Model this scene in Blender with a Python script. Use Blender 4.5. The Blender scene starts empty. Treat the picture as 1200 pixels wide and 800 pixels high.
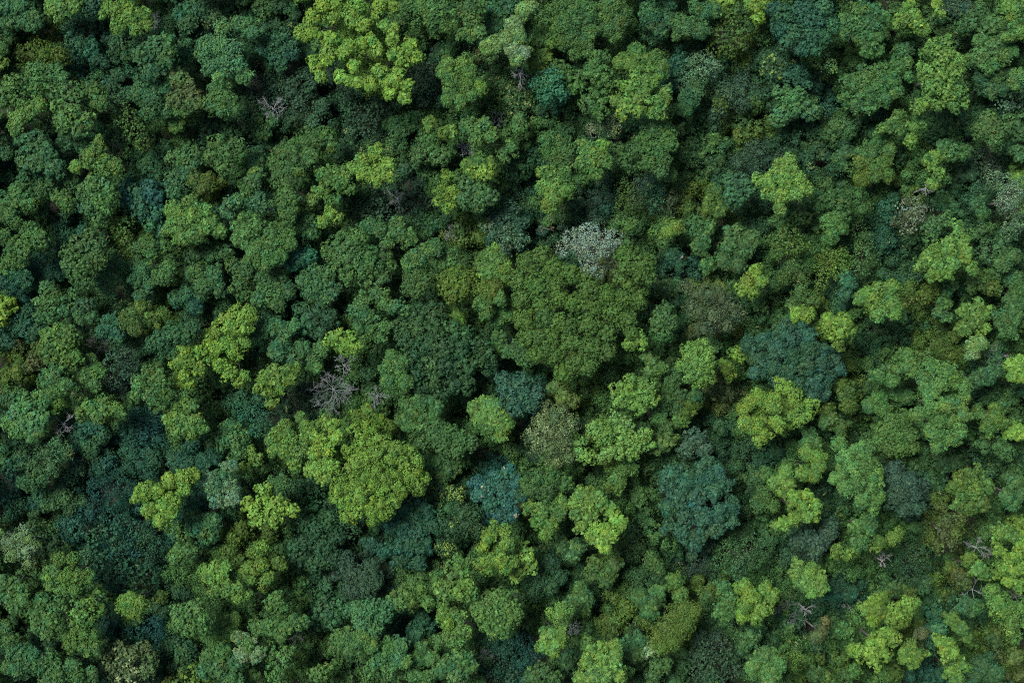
import bpy, math, random
import numpy as np

random.seed(11)
rng = np.random.default_rng(11)
scene = bpy.context.scene
COL = scene.collection

# ------------------------------------------------------------------ survey of the wood
# One line per tree: leaf colours, habit + storey, then the boughs that make up its crown
# (east, south, radius, in eighths of a metre on the survey grid whose middle is 600,400).
# After «@»: the short name and the full description of trees that stand out.
TREES = """
bm c2;18,20,16 38,24,13 5,30,10 8,10,9 24,8,9
gl c2;75,12,12 62,10,8 88,8,8
lg c3;135,15,13 153,20,13 165,20,9 172,28,7 138,32,9 150,6,11 127,10,8 160,34,7@pale lobed top-edge tree|bright light-green lobed tree by the top edge, above blue-green trees
tb c1;95,35,14 80,40,9 108,25,9
bt c2;110,5,12
o f2;35,65,13 52,62,14 70,65,10
td c1;105,58,13 95,52,9 112,70,8
dm c1;140,50,13 150,65,9
bm c3;170,65,14 185,55,13 195,68,13 177,84,10 195,50,10@grassy blue-green tree|large pale blue-green tree with many soft lobes, below the pale lobed tree
bg c3;165,110,14 180,120,13 185,100,12 175,132,11 195,130,10 195,104,8
mo f2;150,140,11 160,155,12 168,170,8 145,128,8
gb c3;45,85,13 62,85,12 40,100,9 72,92,9
gm c3;80,108,13 65,112,10 95,108,10 70,125,9 85,122,10
mo c3;115,110,11 120,122,9 108,104,8
gm c3;15,100,11 28,95,9 22,112,12 8,112,9 5,128,9
gl c3;33,130,14 22,140,10 45,124,8 20,151,7
gm c3;75,148,9 88,135,11 102,142,10 95,155,9 72,139,7
bm c3;30,170,14 42,165,12 55,180,12 30,190,11 60,195,11 45,190,12@broad lobed blue-green tree|broad blue-green tree with packed round lobes near the side edge
bm c2;80,165,11 95,170,9 70,175,8
gl c3;115,173,9 105,186,11 121,193,13 135,195,9 90,195,8
bd c1;180,190,13 170,196,9
dm c2;5,165,8 8,180,9
gm c3;3,58,7
db c1;130,100,14 140,90,9 148,110,9
bm c0;122,150,8 110,158,7
gw c3;210,95,12 222,110,13 208,118,12 228,122,9 205,84,8 214,130,7@brown-topped tree|fresh green tree with a brownish top, beside the round clear-cut crown
bm c2;212,65,11 205,75,9 218,58,8
bM c3;275,28,10 290,30,12 262,35,9 245,52,11 258,55,12 275,60,13 240,66,9 262,75,12 280,76,10 255,90,8 285,88,10 245,80,8 296,38,7@big frothy blue-green tree|big frothy blue-green tree with pale rounded clumps, widest in its corner
bt c2;320,50,13 335,45,12 325,68,11 340,62,10 310,58,9 330,75,7
gm c3;255,108,12 268,118,11 262,130,9 250,122,10 274,128,8 262,118,11@neat round green tree|neat round mid-green tree ringed by a dark gap
bd c1;215,15,13 235,10,12 220,30,11
k k1;252,20,8 246,26,5
dm c1;310,10,13 325,5,10 340,10,9
Ll c4;360,33,9 352,37,8 368,20,9 378,8,9 395,5,8 413,18,13 425,30,10 420,8,9 445,5,8 460,5,7 442,15,5 392,22,6 365,40,7@ragged top-edge lime tree|ragged bright lime tree touching the top edge, upper of the lime pair
Ll c4;452,30,6 460,35,6 380,42,6 390,45,6 410,55,8 425,52,7 435,48,6 443,60,5 385,58,8 383,70,6 363,68,5 369,78,5 374,88,4 403,62,6 415,78,6 398,90,6 408,94,6 420,98,6 435,100,7 445,85,6 455,95,8 466,90,7 475,100,6 472,113,6 456,108,6 475,60,10 486,65,8 470,72,7 460,48,6 482,53,6 461,65,6@wide broken lime tree|wide bright lime tree with broken clumps and gaps showing grey limbs
vd f1;300,100,12 315,112,10 298,122,9 330,108,11
vd f1;340,110,12 352,120,10 345,98,9 362,105,9 358,88,9
bm c1;300,148,10 310,156,9 320,142,7
gm c3;381,156,10 385,169,9 370,167,9 358,170,9 344,175,10 330,178,8 350,188,11 365,184,10 322,192,9 335,198,10 350,200,8 325,208,8 340,212,8@long fresh-green tree|long fresh-green tree with leafy rounded lobes below a greyish thicket
gl c3;378,205,8 392,203,10 405,205,8 385,218,10 398,215,9 410,222,7 375,226,7 390,235,9 365,235,7
gm c3;335,225,9 330,238,9 345,233,9 340,248,8
lL c3;380,260,6 388,252,6 396,255,5
gm c3;255,172,11 268,181,10 262,195,10 276,170,8 250,184,9
bm c2;300,182,9 300,195,8
bg c2;215,185,10 230,184,10 205,185,8 224,196,9
dm c1;245,150,13 260,148,11 270,156,9 235,165,9
gl c2;208,145,9
gm c3;505,15,13 495,8,11 520,10,12 520,28,11 505,30,9@top-edge green tree|fresh green lobed tree on the top edge, beside the lime pair
gm c3;550,10,10 553,25,11 548,40,9 560,40,8 560,5,8
db c2;585,20,15 575,12,10 595,10,11 580,32,9
gl c3;525,75,7 520,85,8 540,75,7 550,85,8 530,95,10 545,100,9 528,110,8 540,118,7 552,110,7 562,103,7 524,118,6 548,70,5@knobbly pale-green tree|knobbly light-green tree with separate round clumps, below the top-edge greens
ls c4;580,53,9 571,56,6 595,48,8 603,30,8 607,45,8 600,60,7 612,62,7 615,10,8 622,8,5 606,70,6@white-forked pale tree|pale lime tree beside a dark hollow with a bare white forked limb
rm c2;562,66,7 573,68,6 568,61,5
mg k1;575,95,9 590,98,10 595,115,9
vd f1;490,92,12 500,100,9 485,105,9
mb c1;480,143,12 470,155,11 490,140,9 463,146,8
vd f1;420,135,12 430,145,11 440,130,9 408,130,9
lL c4;425,190,10 440,181,8 447,195,10 430,204,9 455,192,7 416,198,6 442,211,8 452,205,7 443,173,4@round lime tree|round bright lime tree with tight clumps, standing alone in darker trees
mg c2;500,165,11 510,175,12 495,180,11 515,185,10 525,178,8 510,150,8
lo c3;528,155,7 520,158,5 505,145,6
gm c3;555,150,9 568,148,9 575,158,9 558,165,8 545,148,7
gm c2;590,160,11 598,172,9 588,180,9
lg c3;560,192,9 550,195,8 571,194,8
dm c0;410,165,12
gm c3;670,10,12 690,12,11 655,15,9 660,30,12 680,25,12 691,38,9 670,45,12 685,50,9 660,50,9 675,62,8 690,60,7 655,5,8@many-knobbed green tree|large fresh green tree reaching the top edge, made of many leafy knobs
gm c3;720,5,12 715,20,11 725,28,9 712,35,9 722,40,8 710,8,8
go c2;640,40,9 630,48,8 645,50,7 628,72,9 638,68,8 632,82,7
bd c2;765,10,13 780,8,10 770,30,11 785,25,9 760,20,8 775,38,8
mg c2;797,25,9 795,40,8
Tb f3;640,100,13 655,108,10 650,92,9 640,114,9 630,100,7@small vivid teal tree|small vivid teal tree with feathery tufts beside a black gap
mg c2;655,80,10 665,90,10 675,100,9 680,85,8
gm c3;703,88,13 695,84,9 712,97,8 700,68,7 708,65,6
gm c3;690,112,8 700,122,10 690,125,9 708,112,8 705,132,6
gl c3;730,72,8 745,62,9 738,76,6 725,75,6 750,74,6
gl c3;768,68,9 776,78,8 760,80,9 772,88,8 757,72,7
lg c4;745,92,8 730,99,9 740,105,10 755,98,8 765,96,7 750,115,11 735,122,11 729,134,8 768,122,9 778,115,8 781,108,6 770,132,7 747,130,8 722,118,6@clover-shaped bright tree|bright light-green tree shaped like a clover, notched by dark gaps
td c2;793,75,11 795,90,9 788,100,8
gb s3;765,155,13 780,158,11 755,168,12 745,175,9 770,175,13 785,170,8 760,190,10 778,188,8 775,200,8@smooth green dome|smooth large green dome directly below the clover-shaped bright tree
gl c3;690,175,12 700,185,12 685,192,10 705,172,8 695,201,9 710,190,8
ks k2;705,150,9 715,145,8 695,152,7 720,155,7
mg c1;650,150,11 640,165,10 660,165,10 665,178,9 645,180,9
mk k1;610,115,9 605,128,9 620,122,8 600,105,7
gm c2;605,152,8 600,165,7 608,140,6
dm c1;615,195,11 605,190,8
gL c3;645,203,11 660,206,9 638,220,9 652,220,11 663,224,7 643,240,8 650,232,7@lime-footed green tree|fresh green tree whose lower lobes turn lime, above the silver tree
dm c0;735,157,10
mg c2;725,178,9 732,190,9 740,195,8
od f2;850,40,14 865,45,13 845,20,11 860,25,11 840,55,10 870,35,10 855,60,9@dull olive feathery tree|large dull olive feathery tree near the top edge, no clear lobes
Lo c2;885,8,8 893,3,6 887,22,5 878,5,6
mb c2;815,8,8 810,30,10 825,15,10 835,12,8 820,38,8 803,35,8
tg s3;920,20,13 940,15,13 955,25,12 930,40,12 950,43,11 910,10,9 965,10,10 915,35,10 975,30,9 965,45,9 940,57,8 922,50,8 955,58,7@dimpled teal tree|broad teal tree with finely dimpled crown touching the top edge
K k2;900,80,9 910,70,8 919,72,7 905,90,8 925,75,6 915,85,8@lime-spotted dark tree|small dark tree scattered with big pale lime spots
tb c2;935,85,10 940,95,9 925,90,7
bs f2;820,75,13 830,82,11 810,85,10 805,98,11 820,95,9
mb c2;808,116,12 815,105,9 803,128,8
ls f2;965,72,8 955,72,6 972,78,5
td f0;972,100,12 980,112,11 968,118,9
mb c2;925,115,11 915,108,8 935,112,8 945,130,9 955,132,6 920,130,10 932,128,9 912,140,7
vo f2;855,112,12 870,120,10 845,122,10 850,105,9 842,130,7
om c1;870,145,11 880,158,11 868,158,9 885,150,8
mg c1;830,170,11 820,178,9 838,165,8
v f1;875,185,12 890,180,10 865,190,9 885,195,9
lM c4;915,195,8 925,200,10 908,205,9 898,215,8 889,212,5 920,214,10 935,211,9 946,222,6 905,228,8 918,229,8 933,227,8 912,240,5 916,246,4 925,188,5@minty light-green tree|minty light-green tree with bold separate clumps, brightest of its quarter
mg c1;980,150,12 990,142,9 970,155,10 995,155,8
dm c1;985,190,10 990,180,8
dm c1;955,172,12 945,180,9 965,181,9 945,145,9
gb c2;995,95,10 990,115,9
gb c3;1010,15,13 1025,15,12 1005,30,12 1022,30,12 1035,22,8 1010,45,10 1025,45,9 992,25,9 990,38,7 1018,60,8 1030,58,7@stacked pale-green tree|pale green tree with stacked lobes at the top edge, beside the fine teal
lg c3;1060,25,9 1070,20,8 1075,30,8 1054,22,7 1084,35,7 1065,8,7 1050,28,5
Ll c3;1095,5,6 1098,15,5
v c1;1120,10,12 1130,12,9 1110,8,8
mb s2;1140,25,12 1130,32,9 1150,20,9
mg c2;1162,30,11 1172,26,7
gl c3;1185,15,12 1195,8,10 1190,28,9 1178,8,7 1195,38,7 1185,42,7@yellow-green corner tree|yellow-green lobed tree in the corner where top and side edges meet
gb c2;1050,62,10 1062,60,9 1048,78,8 1060,75,9 1065,90,7
gb c3;1020,85,13 1035,82,11 1010,95,12 1030,100,12 1045,95,9 1015,112,12 1035,115,10 1050,108,7 1005,125,8 1020,125,8@big rounded pale-green dome|big rounded pale green dome of fine lobes, below the stacked column tree
gl c4;1095,55,10 1110,52,10 1088,62,8 1105,68,12 1120,70,9 1130,72,6 1085,85,11 1100,90,12 1118,85,10 1090,102,9 1110,108,10 1125,108,8 1131,120,6 1078,125,8 1085,120,6 1100,122,8 1118,122,7@large yellow-tinged green tree|large bright green tree with yellow-tinged clumps along its lower rim
mg c2;1150,65,11 1165,55,11 1175,65,11 1160,78,10 1185,60,8 1150,50,9 1175,48,9
md c2;1150,95,11 1165,90,10 1178,85,8 1160,105,9 1175,105,8
gm c3;1193,92,11 1185,98,7
mo s3;1160,150,13 1150,155,10 1170,155,10 1165,165,9 1158,138,8@soft round olive-green tree|soft round olive-green tree between dark gaps near the side edge
go c3;1052,138,8 1045,148,8 1055,150,6
lg c3;1068,150,7 1078,145,7 1065,165,7 1035,150,6
mg c2;1030,165,11 1040,175,9 1020,178,10 1010,180,8
og c2;1010,193,10 1022,195,11 1035,192,9 1025,205,8 1010,210,9 1040,205,7
dm c1;1100,145,13 1115,150,12 1090,155,11 1110,135,9 1125,140,8
mg c2;1115,180,11 1130,178,9 1105,172,8
lM c3;1095,185,8 1091,195,6 1098,206,5 1092,216,6 1086,188,6
vs f1;1150,190,11 1165,185,9 1160,197,9
mg c2;1190,145,11 1195,158,9
ts f2;1185,118,9 1195,120,8 1175,126,7
bm c2;1185,172,10 1195,180,9
dm c0;1025,140,9
dm c1;10,208,9
mb c2;30,210,10 45,205,10 55,215,11 60,207,7 50,224,8
mg c2;25,230,12 35,238,11 15,240,10 20,224,8
gm c3;12,255,10 5,246,9 20,262,8 5,275,8
gm c3;32,270,10 20,285,9 35,285,11 48,282,9 28,295,8 40,272,7@notched green tree|fresh green tree with deep notches between its lobes, near the side edge
mg c2;12,302,12 22,308,9 5,312,8
go s3;72,232,9 80,238,8
gb c3;100,225,12 110,215,11 125,220,10 110,240,12 122,238,10 100,240,9 115,255,9 130,230,7 108,228,11@dense blue-tinged round tree|dense round green tree with bluish lobes, beside the deep blue-teal tree
bm c2;85,212,9
ub c2;160,222,11 175,220,11 165,238,11 182,232,11 150,235,9 185,248,8 165,250,8 175,262,8 190,268,8@deep blue-teal tree|deep blue-teal tree with fine clumps among fresh green neighbours
mo s4;95,288,13 105,277,8 112,292,12 84,296,11 100,308,14 90,322,10 98,330,9 114,305,10 82,310,9@smooth egg-shaped tree|smooth egg-shaped green tree with unbroken crown and crisp dark outline
og f2;140,268,7 150,262,7 148,285,7 145,276,7 148,296,6
gm c3;180,290,9 192,288,8 170,285,7 178,300,7 162,290,6
mb c2;130,315,11 138,308,8 135,325,9 120,328,9 128,338,7
bm c2;160,310,10 170,318,10 160,328,9 175,332,8 165,345,8
gb s3;190,322,12 198,315,9
td c1;50,310,13 60,320,10 40,318,9 35,305,9
tb c2;20,322,13 30,330,9 10,335,9
mb c2;55,340,12 65,350,11 50,355,9 60,368,10 75,362,9 50,370,8
md c2;88,350,12 100,360,11 95,370,8 108,372,8
td c1;15,360,14 30,365,11 10,380,11 28,385,11
td c0;85,262,10 92,258,8 55,255,9
mo c2;155,370,11 165,362,9 148,378,8 160,385,8
bt c2;130,378,11 122,388,9 138,392,9
og c3;180,375,8 192,368,8
bm s3;190,398,12 205,390,12 218,392,10 180,403,9 226,384,8@smooth blue-green cap|smooth blue-green tree with a wide cap, beside the yellowest trees
gl c3;55,392,8 68,390,10 81,392,10 75,405,10 58,402,9 88,418,7 62,420,10 78,420,11 70,432,8 52,410,7@blocky green tree|tall blocky fresh-green tree over dark hollows with bare branches
gl c3;210,250,12 225,240,11 240,250,10 205,265,12 220,262,12 240,265,9 215,278,9 230,275,9 255,270,6 248,260,6 203,247,8 228,254,9@coarse round green tree|big round fresh green tree with coarse leafy clumps and one dark notch
bm c2;205,212,12 215,205,9 205,225,9
ow c2;230,210,9 245,212,8 238,220,7
gm c3;297,215,9 300,205,8 290,222,7
bm s3;303,235,10 309,242,7
bg c3;270,240,9 280,235,8 265,248,7
gm c3;288,255,10 298,258,9 280,265,9 290,272,9 300,268,8 280,280,8 288,285,7
gm c3;318,275,9 330,270,10 320,285,11 335,282,9 305,288,8 300,300,10 315,302,11 310,312,7 328,300,8 341,285,6 296,295,7@twin-lobed green tree|fresh green tree in two broad lobes, below a slit of bare blue twigs
gl c3;335,247,8 343,245,6
bm c2;360,260,12 350,268,9 368,272,9
md c2;250,295,13 235,298,11 265,295,9 225,300,8
mb c2;235,320,12 250,325,12 240,335,11 225,320,9 255,338,9
mg c2;275,312,11 285,320,12 280,332,11 285,345,10 290,308,8
md c2;310,330,12 325,325,11 318,345,12 335,340,11 305,350,9 325,356,9
Tb s2;352,302,10 345,308,8 362,299,8
mb c2;365,320,11 380,320,11 358,330,10 375,335,11 390,340,10 380,350,9 365,345,9
mg c3;410,285,12 420,278,9 430,300,12 445,298,9 454,310,9 425,315,10 440,315,10 415,303,11 400,300,10 450,322,8 430,330,7 408,325,7 397,315,8 394,285,9 384,292,8@great packed green dome|great rounded green dome of packed lobes, above the lime puff
Ll c3;265,372,8 280,368,9 290,372,8 270,385,9 284,384,9 293,365,5@upper yellow-lime tree|yellow-lime tree, upper of three lime crowns standing close together
Ll c3;243,392,7 252,390,8 245,418,9 255,408,9 268,402,9 258,428,9 275,412,8 287,402,6 270,437,9 285,440,7 244,402,6 278,448,7@middle yellow-lime tree|widest yellow-lime tree, middle of three lime crowns standing close together
Lo c3;215,410,7 225,405,8 235,412,7 210,425,7 222,425,9 217,440,7 235,430,7 211,449,6 222,449,6@slim yellow-lime tree|slim yellow-lime tree with ragged lobes above a black gap, outermost of three
bm c2;310,385,11 320,380,9 300,392,9
bm c2;335,390,11 327,382,8 345,382,8
bt c2;210,350,10 220,345,8 228,358,9 235,345,7
md c1;255,350,9 265,355,10
db c2;370,365,11 385,372,11 360,380,10 375,385,9 355,365,9
Ll c4;390,395,7 400,398,8 411,395,7 405,409,7 414,404,6 386,401,5@lime puff|small bright lime puff of a tree at the foot of the packed dome
gb c3;425,355,10 440,345,9 415,365,9 430,370,11 450,355,9 460,360,8 469,361,7 435,385,10 450,384,9 420,385,8 444,395,7 449,344,5@angular blue-green tree|angular blue-green tree with a pointed arm, below the packed dome
vd f1;440,242,13 430,250,9 450,250,9 425,240,8
mb c2;435,265,11 425,268,8 445,270,8
mg c2;460,275,10 470,275,11 480,280,9 455,285,6 465,262,8
v f1;485,235,14 475,245,10 495,240,9 480,220,10
Lo c3;520,230,8 530,225,7 525,242,8 515,235,5 535,228,5 525,207,6
Lo c3;565,205,7 574,203,6 556,202,5
mb s3;550,220,12 565,225,11 575,232,9 560,240,9 545,235,9
dm c1;505,260,11 515,262,9 500,272,8
od f1;540,270,9 548,255,8 545,282,8
ts f2;585,262,10 595,255,10 605,265,11 580,275,9 595,280,11 610,280,9 590,292,9 600,245,8 575,265,7@pale-flecked teal tree|dark teal tree frosted with pale flecks, beside a brown hollow
gb c3;490,302,11 500,295,9 480,308,9 510,290,8
gb s3;525,300,9 530,310,9 520,312,8
mo s3;485,325,12 495,332,10 480,338,9 490,342,8 492,322,8
o s3;535,325,13 548,330,11 525,335,10 540,340,11 530,347,8 520,326,7@smooth olive cap|smooth dark olive cap beside yellow-speckled lobes
gL c3;575,300,10 585,305,9 590,315,9 580,318,10 565,312,9 570,322,8 590,325,6
go c3;565,340,9 575,345,9 565,355,8 580,335,8 570,365,8 585,350,7
gm c2;590,355,8 595,368,9 585,375,8
lo c2;535,370,6 540,378,5
dm c3;480,370,11 495,362,11 510,368,11 470,385,11 490,385,12 510,388,12 530,385,10 544,392,9 475,400,11 500,405,12 520,408,12 540,410,11 560,405,10 570,416,9 485,420,10 505,425,11 525,428,11 545,430,11 560,425,9 490,440,10 510,445,11 530,450,10 495,455,9 548,452,8 515,462,9 574,430,8@giant dark-green tree|giant dark green tree of countless fine lobes, darkest broad crown at centre
mg c3;455,430,9 468,425,10 465,440,10 475,448,8 455,446,8 460,418,7
mg c2;585,395,9 582,408,8 592,412,7
qm s4;740,300,12 755,310,11 748,320,11 730,298,9 760,326,8 735,313,9@mossy cap|smooth mossy cap beside the black gap with a white bare pole
ws k2;715,300,8 720,312,7 710,315,6
go c3;725,325,9 738,332,9 748,338,8
qm s4;615,375,13 620,396,12 628,415,10 668,322,12 688,322,10 655,378,11 683,357,11 640,372,12 620,310,15 635,300,13 650,315,13 608,328,12 630,335,15 650,335,12 612,350,12 635,358,12 655,350,10 690,338,13 710,345,13 730,352,12 748,352,9 672,355,11 695,362,13 720,365,14 735,375,11 690,380,14 665,380,12 710,390,13 645,395,13 668,400,14 692,408,14 712,412,10 650,415,13 675,425,13 640,410,10 660,437,11 690,430,10 632,395,9 740,390,7@widest mossy dome|widest mossy green dome beside the silver tree, merged lobes with small black slits
S f4;670,280,10 690,272,11 705,280,10 680,290,10 695,295,11 710,292,8 690,310,9 700,318,6 720,278,8 660,290,7 693,283,9@silver tree|silver grey-green airy tree at centre, the palest crown
dm c1;667,318,12
vt f1;700,235,11 710,245,9 695,250,8 715,230,8
ov f2;735,225,11 745,235,11 750,215,9 730,240,8
tb f1;762,230,11 768,240,9 760,215,10
gm c2;737,265,7
lo c2;790,270,6 782,272,6 785,262,5 796,266,5
td c1;790,300,9 795,310,7
dm c1;780,340,12 790,335,9
mg s3;775,372,11 785,378,10 775,390,11 770,380,9 780,364,8@upright smooth green tree|upright smooth green tree squeezed between mossy dome and brown-tinged tree
l c3;740,390,6 748,397,7 738,402,5 752,402,5
wd f1;785,235,12 780,250,10
gm c2;778,203,7 785,205,6
bv s3;865,215,13 860,230,12 875,220,10 855,212,9
og c2;835,235,10 845,245,9 830,245,7 838,224,7
mg c2;815,265,11 825,275,11 832,262,9 820,290,10 830,310,9
dm f0;890,250,14 878,240,9
mg c2;925,255,12 940,250,10 915,260,8
mk c2;860,275,12 855,290,10 870,295,10 880,280,9 850,305,9 865,310,8
go f2;915,280,11 925,275,10 930,290,10 910,295,9 940,285,8
gm c2;970,260,10 980,255,9 985,268,7 975,275,8
mg c2;960,240,9 970,232,8 985,240,8 990,250,7
Lo c3;875,330,7 885,318,7 890,330,6 869,338,5 882,342,5@yellow-speckled tree|small yellow-green tree of loose flecks above a brownish hollow
lo f2;970,305,11 985,302,9 965,318,9 980,318,9 990,310,7 962,335,8
mo k2;930,315,11 920,325,9 940,325,9 905,335,8
mo c2;940,345,12 955,350,10 930,355,9
mg c1;890,355,9
bt c2;992,330,9 990,345,7
wv f3;815,345,10 830,345,11 845,350,11 820,365,11 835,370,12 855,360,10 810,360,8 850,380,9 825,385,10 865,370,7 805,335,7@brown-tinged tree|large brown-tinged greyish tree with dull mottled crown
Ll c3;932,370,6 940,365,6 945,372,5 949,366,4
Ll c4;972,378,5 982,378,5 988,372,5 975,392,6 995,388,5 985,390,5 982,404,5 990,380,4 968,374,4@lime sprig tree|small bright lime tree of separate sprigs perched beside the blue-green giant
og s2;958,385,8 966,388,7
Bd c3;925,380,9 940,380,10 915,390,11 897,400,11 880,405,10 930,398,13 948,395,10 910,412,12 930,418,12 950,410,12 965,412,10 890,420,10 905,430,12 925,435,12 945,430,12 965,428,12 980,420,9 986,432,8 915,448,10 935,450,11 955,448,11 972,445,9 955,462,8 968,462,8 885,437,7@blue-green giant|giant slate blue-green tree, broadest bluish crown, ringed by lime trees
gm f2;1005,228,9 1010,245,9
wS f2;1060,245,8 1072,240,8 1055,258,8 1075,252,8 1065,268,7 1085,250,7@pinkish-grey tree|pinkish-grey tree with pale loose flecks between dark thickets
td f1;1040,245,9 1045,258,8
dm c1;1105,235,12 1115,245,9
bm c2;1145,240,9 1150,250,8
sb f3;1185,230,12 1195,220,11 1190,245,11 1180,215,9 1195,260,10 1185,272,9 1175,240,8 1165,210,8@frosty teal tree|large frosty pale-teal tree running along the side edge
mg c2;1095,265,11 1105,260,9 1090,280,9 1085,270,7
lM c4;1123,262,5 1125,272,6 1112,285,8 1110,295,9 1097,308,10 1085,304,7 1115,308,9 1130,305,8 1139,313,6 1095,320,7 1080,312,5 1130,294,6 1110,320,8 1128,284,5@bright anchor-shaped tree|bright light-green tree shaped like an anchor with a narrow upward arm
mg s2;1150,270,8 1140,275,7 1158,268,6
mb c2;1160,292,12 1175,290,10 1150,298,9
mg c2;1185,300,10 1175,310,8
mo c2;1150,325,11 1165,322,9 1140,335,9 1160,338,9
mg c2;1188,325,12 1195,340,11 1185,352,10 1195,355,9
lM c4;1015,345,8 1030,340,9 1040,345,9 1022,355,10 1038,360,9 1028,368,8 1045,355,7 1008,350,6 1048,365,6 1045,335,6@tidy round light-green tree|tidy round light-green tree over dark ground near the lime sprig
o s2;1085,345,10 1092,338,8
mg c2;1108,340,8 1105,355,9 1115,332,8 1100,365,8 1108,372,7
gL c2;1130,365,9 1145,360,9 1155,365,8 1140,378,11 1150,385,9 1130,385,8
mg c2;1175,375,12 1188,370,10 1180,388,10
td f1;1040,270,10 1030,280,9
dm f0;1060,310,12 1050,325,10
mg f1;1005,270,12 1012,285,9
mg f2;1012,300,10 1005,315,10
dm f1;1020,385,11 1045,390,9
og c2;8,440,9 20,438,7
bm c2;15,455,12 25,465,10 8,470,10 20,475,8
gb c3;55,445,12 65,440,9 70,455,10 60,460,9 78,450,7
w c1;42,425,8
gb c3;30,475,12 45,470,11 20,490,11 35,495,12 48,490,10 25,505,10 38,510,8 12,495,8 45,505,7@broad soft green tree|broad soft blue-tinged green tree beside a fallen pale limb
gl c2;65,475,9 75,468,7 58,485,7
go c3;105,478,10 118,480,12 132,478,10 141,482,7 95,485,8 115,489,8@flat wide green tree|flat wide green tree above a mass of teal crowns
gm c2;105,425,11 100,440,10 115,435,9 110,450,8
vb f2;135,425,13 148,420,11 130,440,10 150,435,9
gm c4;175,440,11 165,450,10 185,445,10 175,460,11 190,455,8 162,460,7 180,469,7@ball-like green tree|round ball-like green tree surrounded by a black gap
gl c3;205,478,9 215,470,8 225,475,7 200,490,10 215,495,12 230,495,10 222,508,9 235,500,7 210,505,8@double green ball tree|fresh green tree of two round balls, below the slim yellow-lime tree
tu f1;165,490,13 180,495,12 170,510,11 155,505,10 185,515,9 160,525,9
tb c1;95,505,12 110,500,11 120,510,9 85,520,11 105,525,10
kb k2;55,530,10 65,520,10 75,530,10 60,545,11
bm c2;25,540,12 40,550,12 35,565,11 50,560,9
td c1;10,550,10 12,570,12 8,585,10
tk k1;90,550,10 80,560,9
mt c1;50,580,13 65,585,11 40,590,10 70,575,9
ub f1;120,575,12 135,585,11 110,590,10 145,570,10
td f1;165,545,11 180,540,10 175,555,9
Ll c4;165,580,8 172,570,5 175,597,8 188,608,8 200,600,7 185,576,7 199,563,8 213,560,8 217,572,6 203,585,8 192,591,6 225,557,5@holed lime tree|bright lime tree with a dark centre hole, standing over a teal mass
td c1;205,540,10 225,545,11 240,540,9 250,535,9
gb c2;265,505,11 275,515,11 260,520,10 280,528,9 270,498,8 285,515,8
Tb f2;300,485,10 310,492,10 295,475,9 303,503,9 280,480,8
lo c3;310,445,7 320,435,8 335,435,8 345,432,7 325,448,8 315,460,7 317,472,6 342,444,6 303,451,5 330,455,6@tailed olive-lime tree|olive-lime tree with a drooping tail lobe beside the grey leafless tree
bm c2;330,405,11 325,415,8 345,418,10 355,408,9
mg c2;365,418,10 375,410,9 370,430,8
v f0;340,465,10 350,480,8
lg c3;335,500,9 325,510,9 318,516,7 340,515,10 350,530,11 335,528,9 360,515,8 358,500,7 352,489,6 345,542,8 365,505,6 322,526,6@shaggy light-green tree|shaggy light-green tree pressed against the side of the largest lime tree
Ll c4;380,495,9 390,500,9 375,515,9 385,525,10 365,552,8 372,544,8 385,545,9 378,560,8 395,512,8 370,530,8@shoulder of largest lime|light-green tree merging into the side of the largest lime tree
Ll c4;408,528,8 412,547,8 417,505,8 430,502,7 425,522,9 440,532,9 440,516,9 455,521,8 465,527,7 478,531,8 487,541,7 470,546,8 485,556,7 457,540,7 494,561,6 478,563,7 489,572,6 428,557,8 415,565,9 400,570,11 395,581,10 405,590,11 420,580,10 435,568,8 448,573,7 460,570,8 470,575,7 462,585,6 425,594,10 440,598,9 453,600,6 410,603,8 437,609,6 445,590,7 418,541,7 440,551,8 462,557,7 426,540,9 450,562,8@largest lime tree|largest and brightest lime tree, a big puffy crown at lower mid-scene
lo c2;420,488,8 445,494,9 455,501,8 430,482,8
bs c3;260,560,12 250,572,11 270,570,11 255,585,11 274,582,9 246,560,8 270,547,8@soft sea-green round tree|soft sea-green round tree between two lime trees
lo c2;286,548,6 302,537,6 295,531,6
Ll c3;290,590,8 300,599,8 310,585,8 325,588,8 335,596,8 318,600,8 308,573,6 344,599,6 305,610,7 325,608,7@ragged small lime tree|ragged lime tree of small tufts, smaller neighbour of the largest lime
mg c2;330,565,9 320,570,7
db f1;360,575,13 375,590,12 350,565,9
td c1;235,590,10 225,583,8
gm c3;480,478,9 490,485,9 475,490,8 505,472,8 511,478,7 480,498,8 495,500,8 508,488,7 492,470,7
mg s3;510,510,11 525,508,11 540,515,11 550,518,9 495,520,9 520,522,11 535,528,8 515,500,8@smooth leafy green wedge|smooth green wedge-shaped tree beside the largest lime tree
mg c2;515,542,11 530,545,12 540,540,9 520,555,9 505,540,8
gl c3;558,480,8 570,475,9 582,475,7 565,490,9 578,490,10 590,488,8 588,500,8 595,495,6 572,500,8 586,511,6@black-hollow green tree|clumpy fresh green tree perched above a black hollow at centre
Bd s3;595,455,11 610,450,12 600,470,11 615,465,11 605,480,8 590,445,8 628,462,9 622,475,8@fine teal cushion|fine-textured teal cushion of a tree below the widest mossy dome
db c1;575,455,10 578,440,8
Ub c3;560,565,9 570,575,11 585,560,10 595,550,9 590,575,11 575,590,10 595,590,10 605,565,8 605,580,8 600,604,8 560,580,8 585,603,8@steel-blue tree|steel-blue tree with a few pinkish flecks, bluest crown of all
K k2;520,575,9 535,580,10 525,595,10 540,600,10 515,615,10 530,620,11 545,615,10 555,602,8 515,640,8 525,645,7 513,565,8 558,620,7@lime-flecked dark tree|dark tree dotted all over with lime flecks, beside the steel-blue tree
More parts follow.
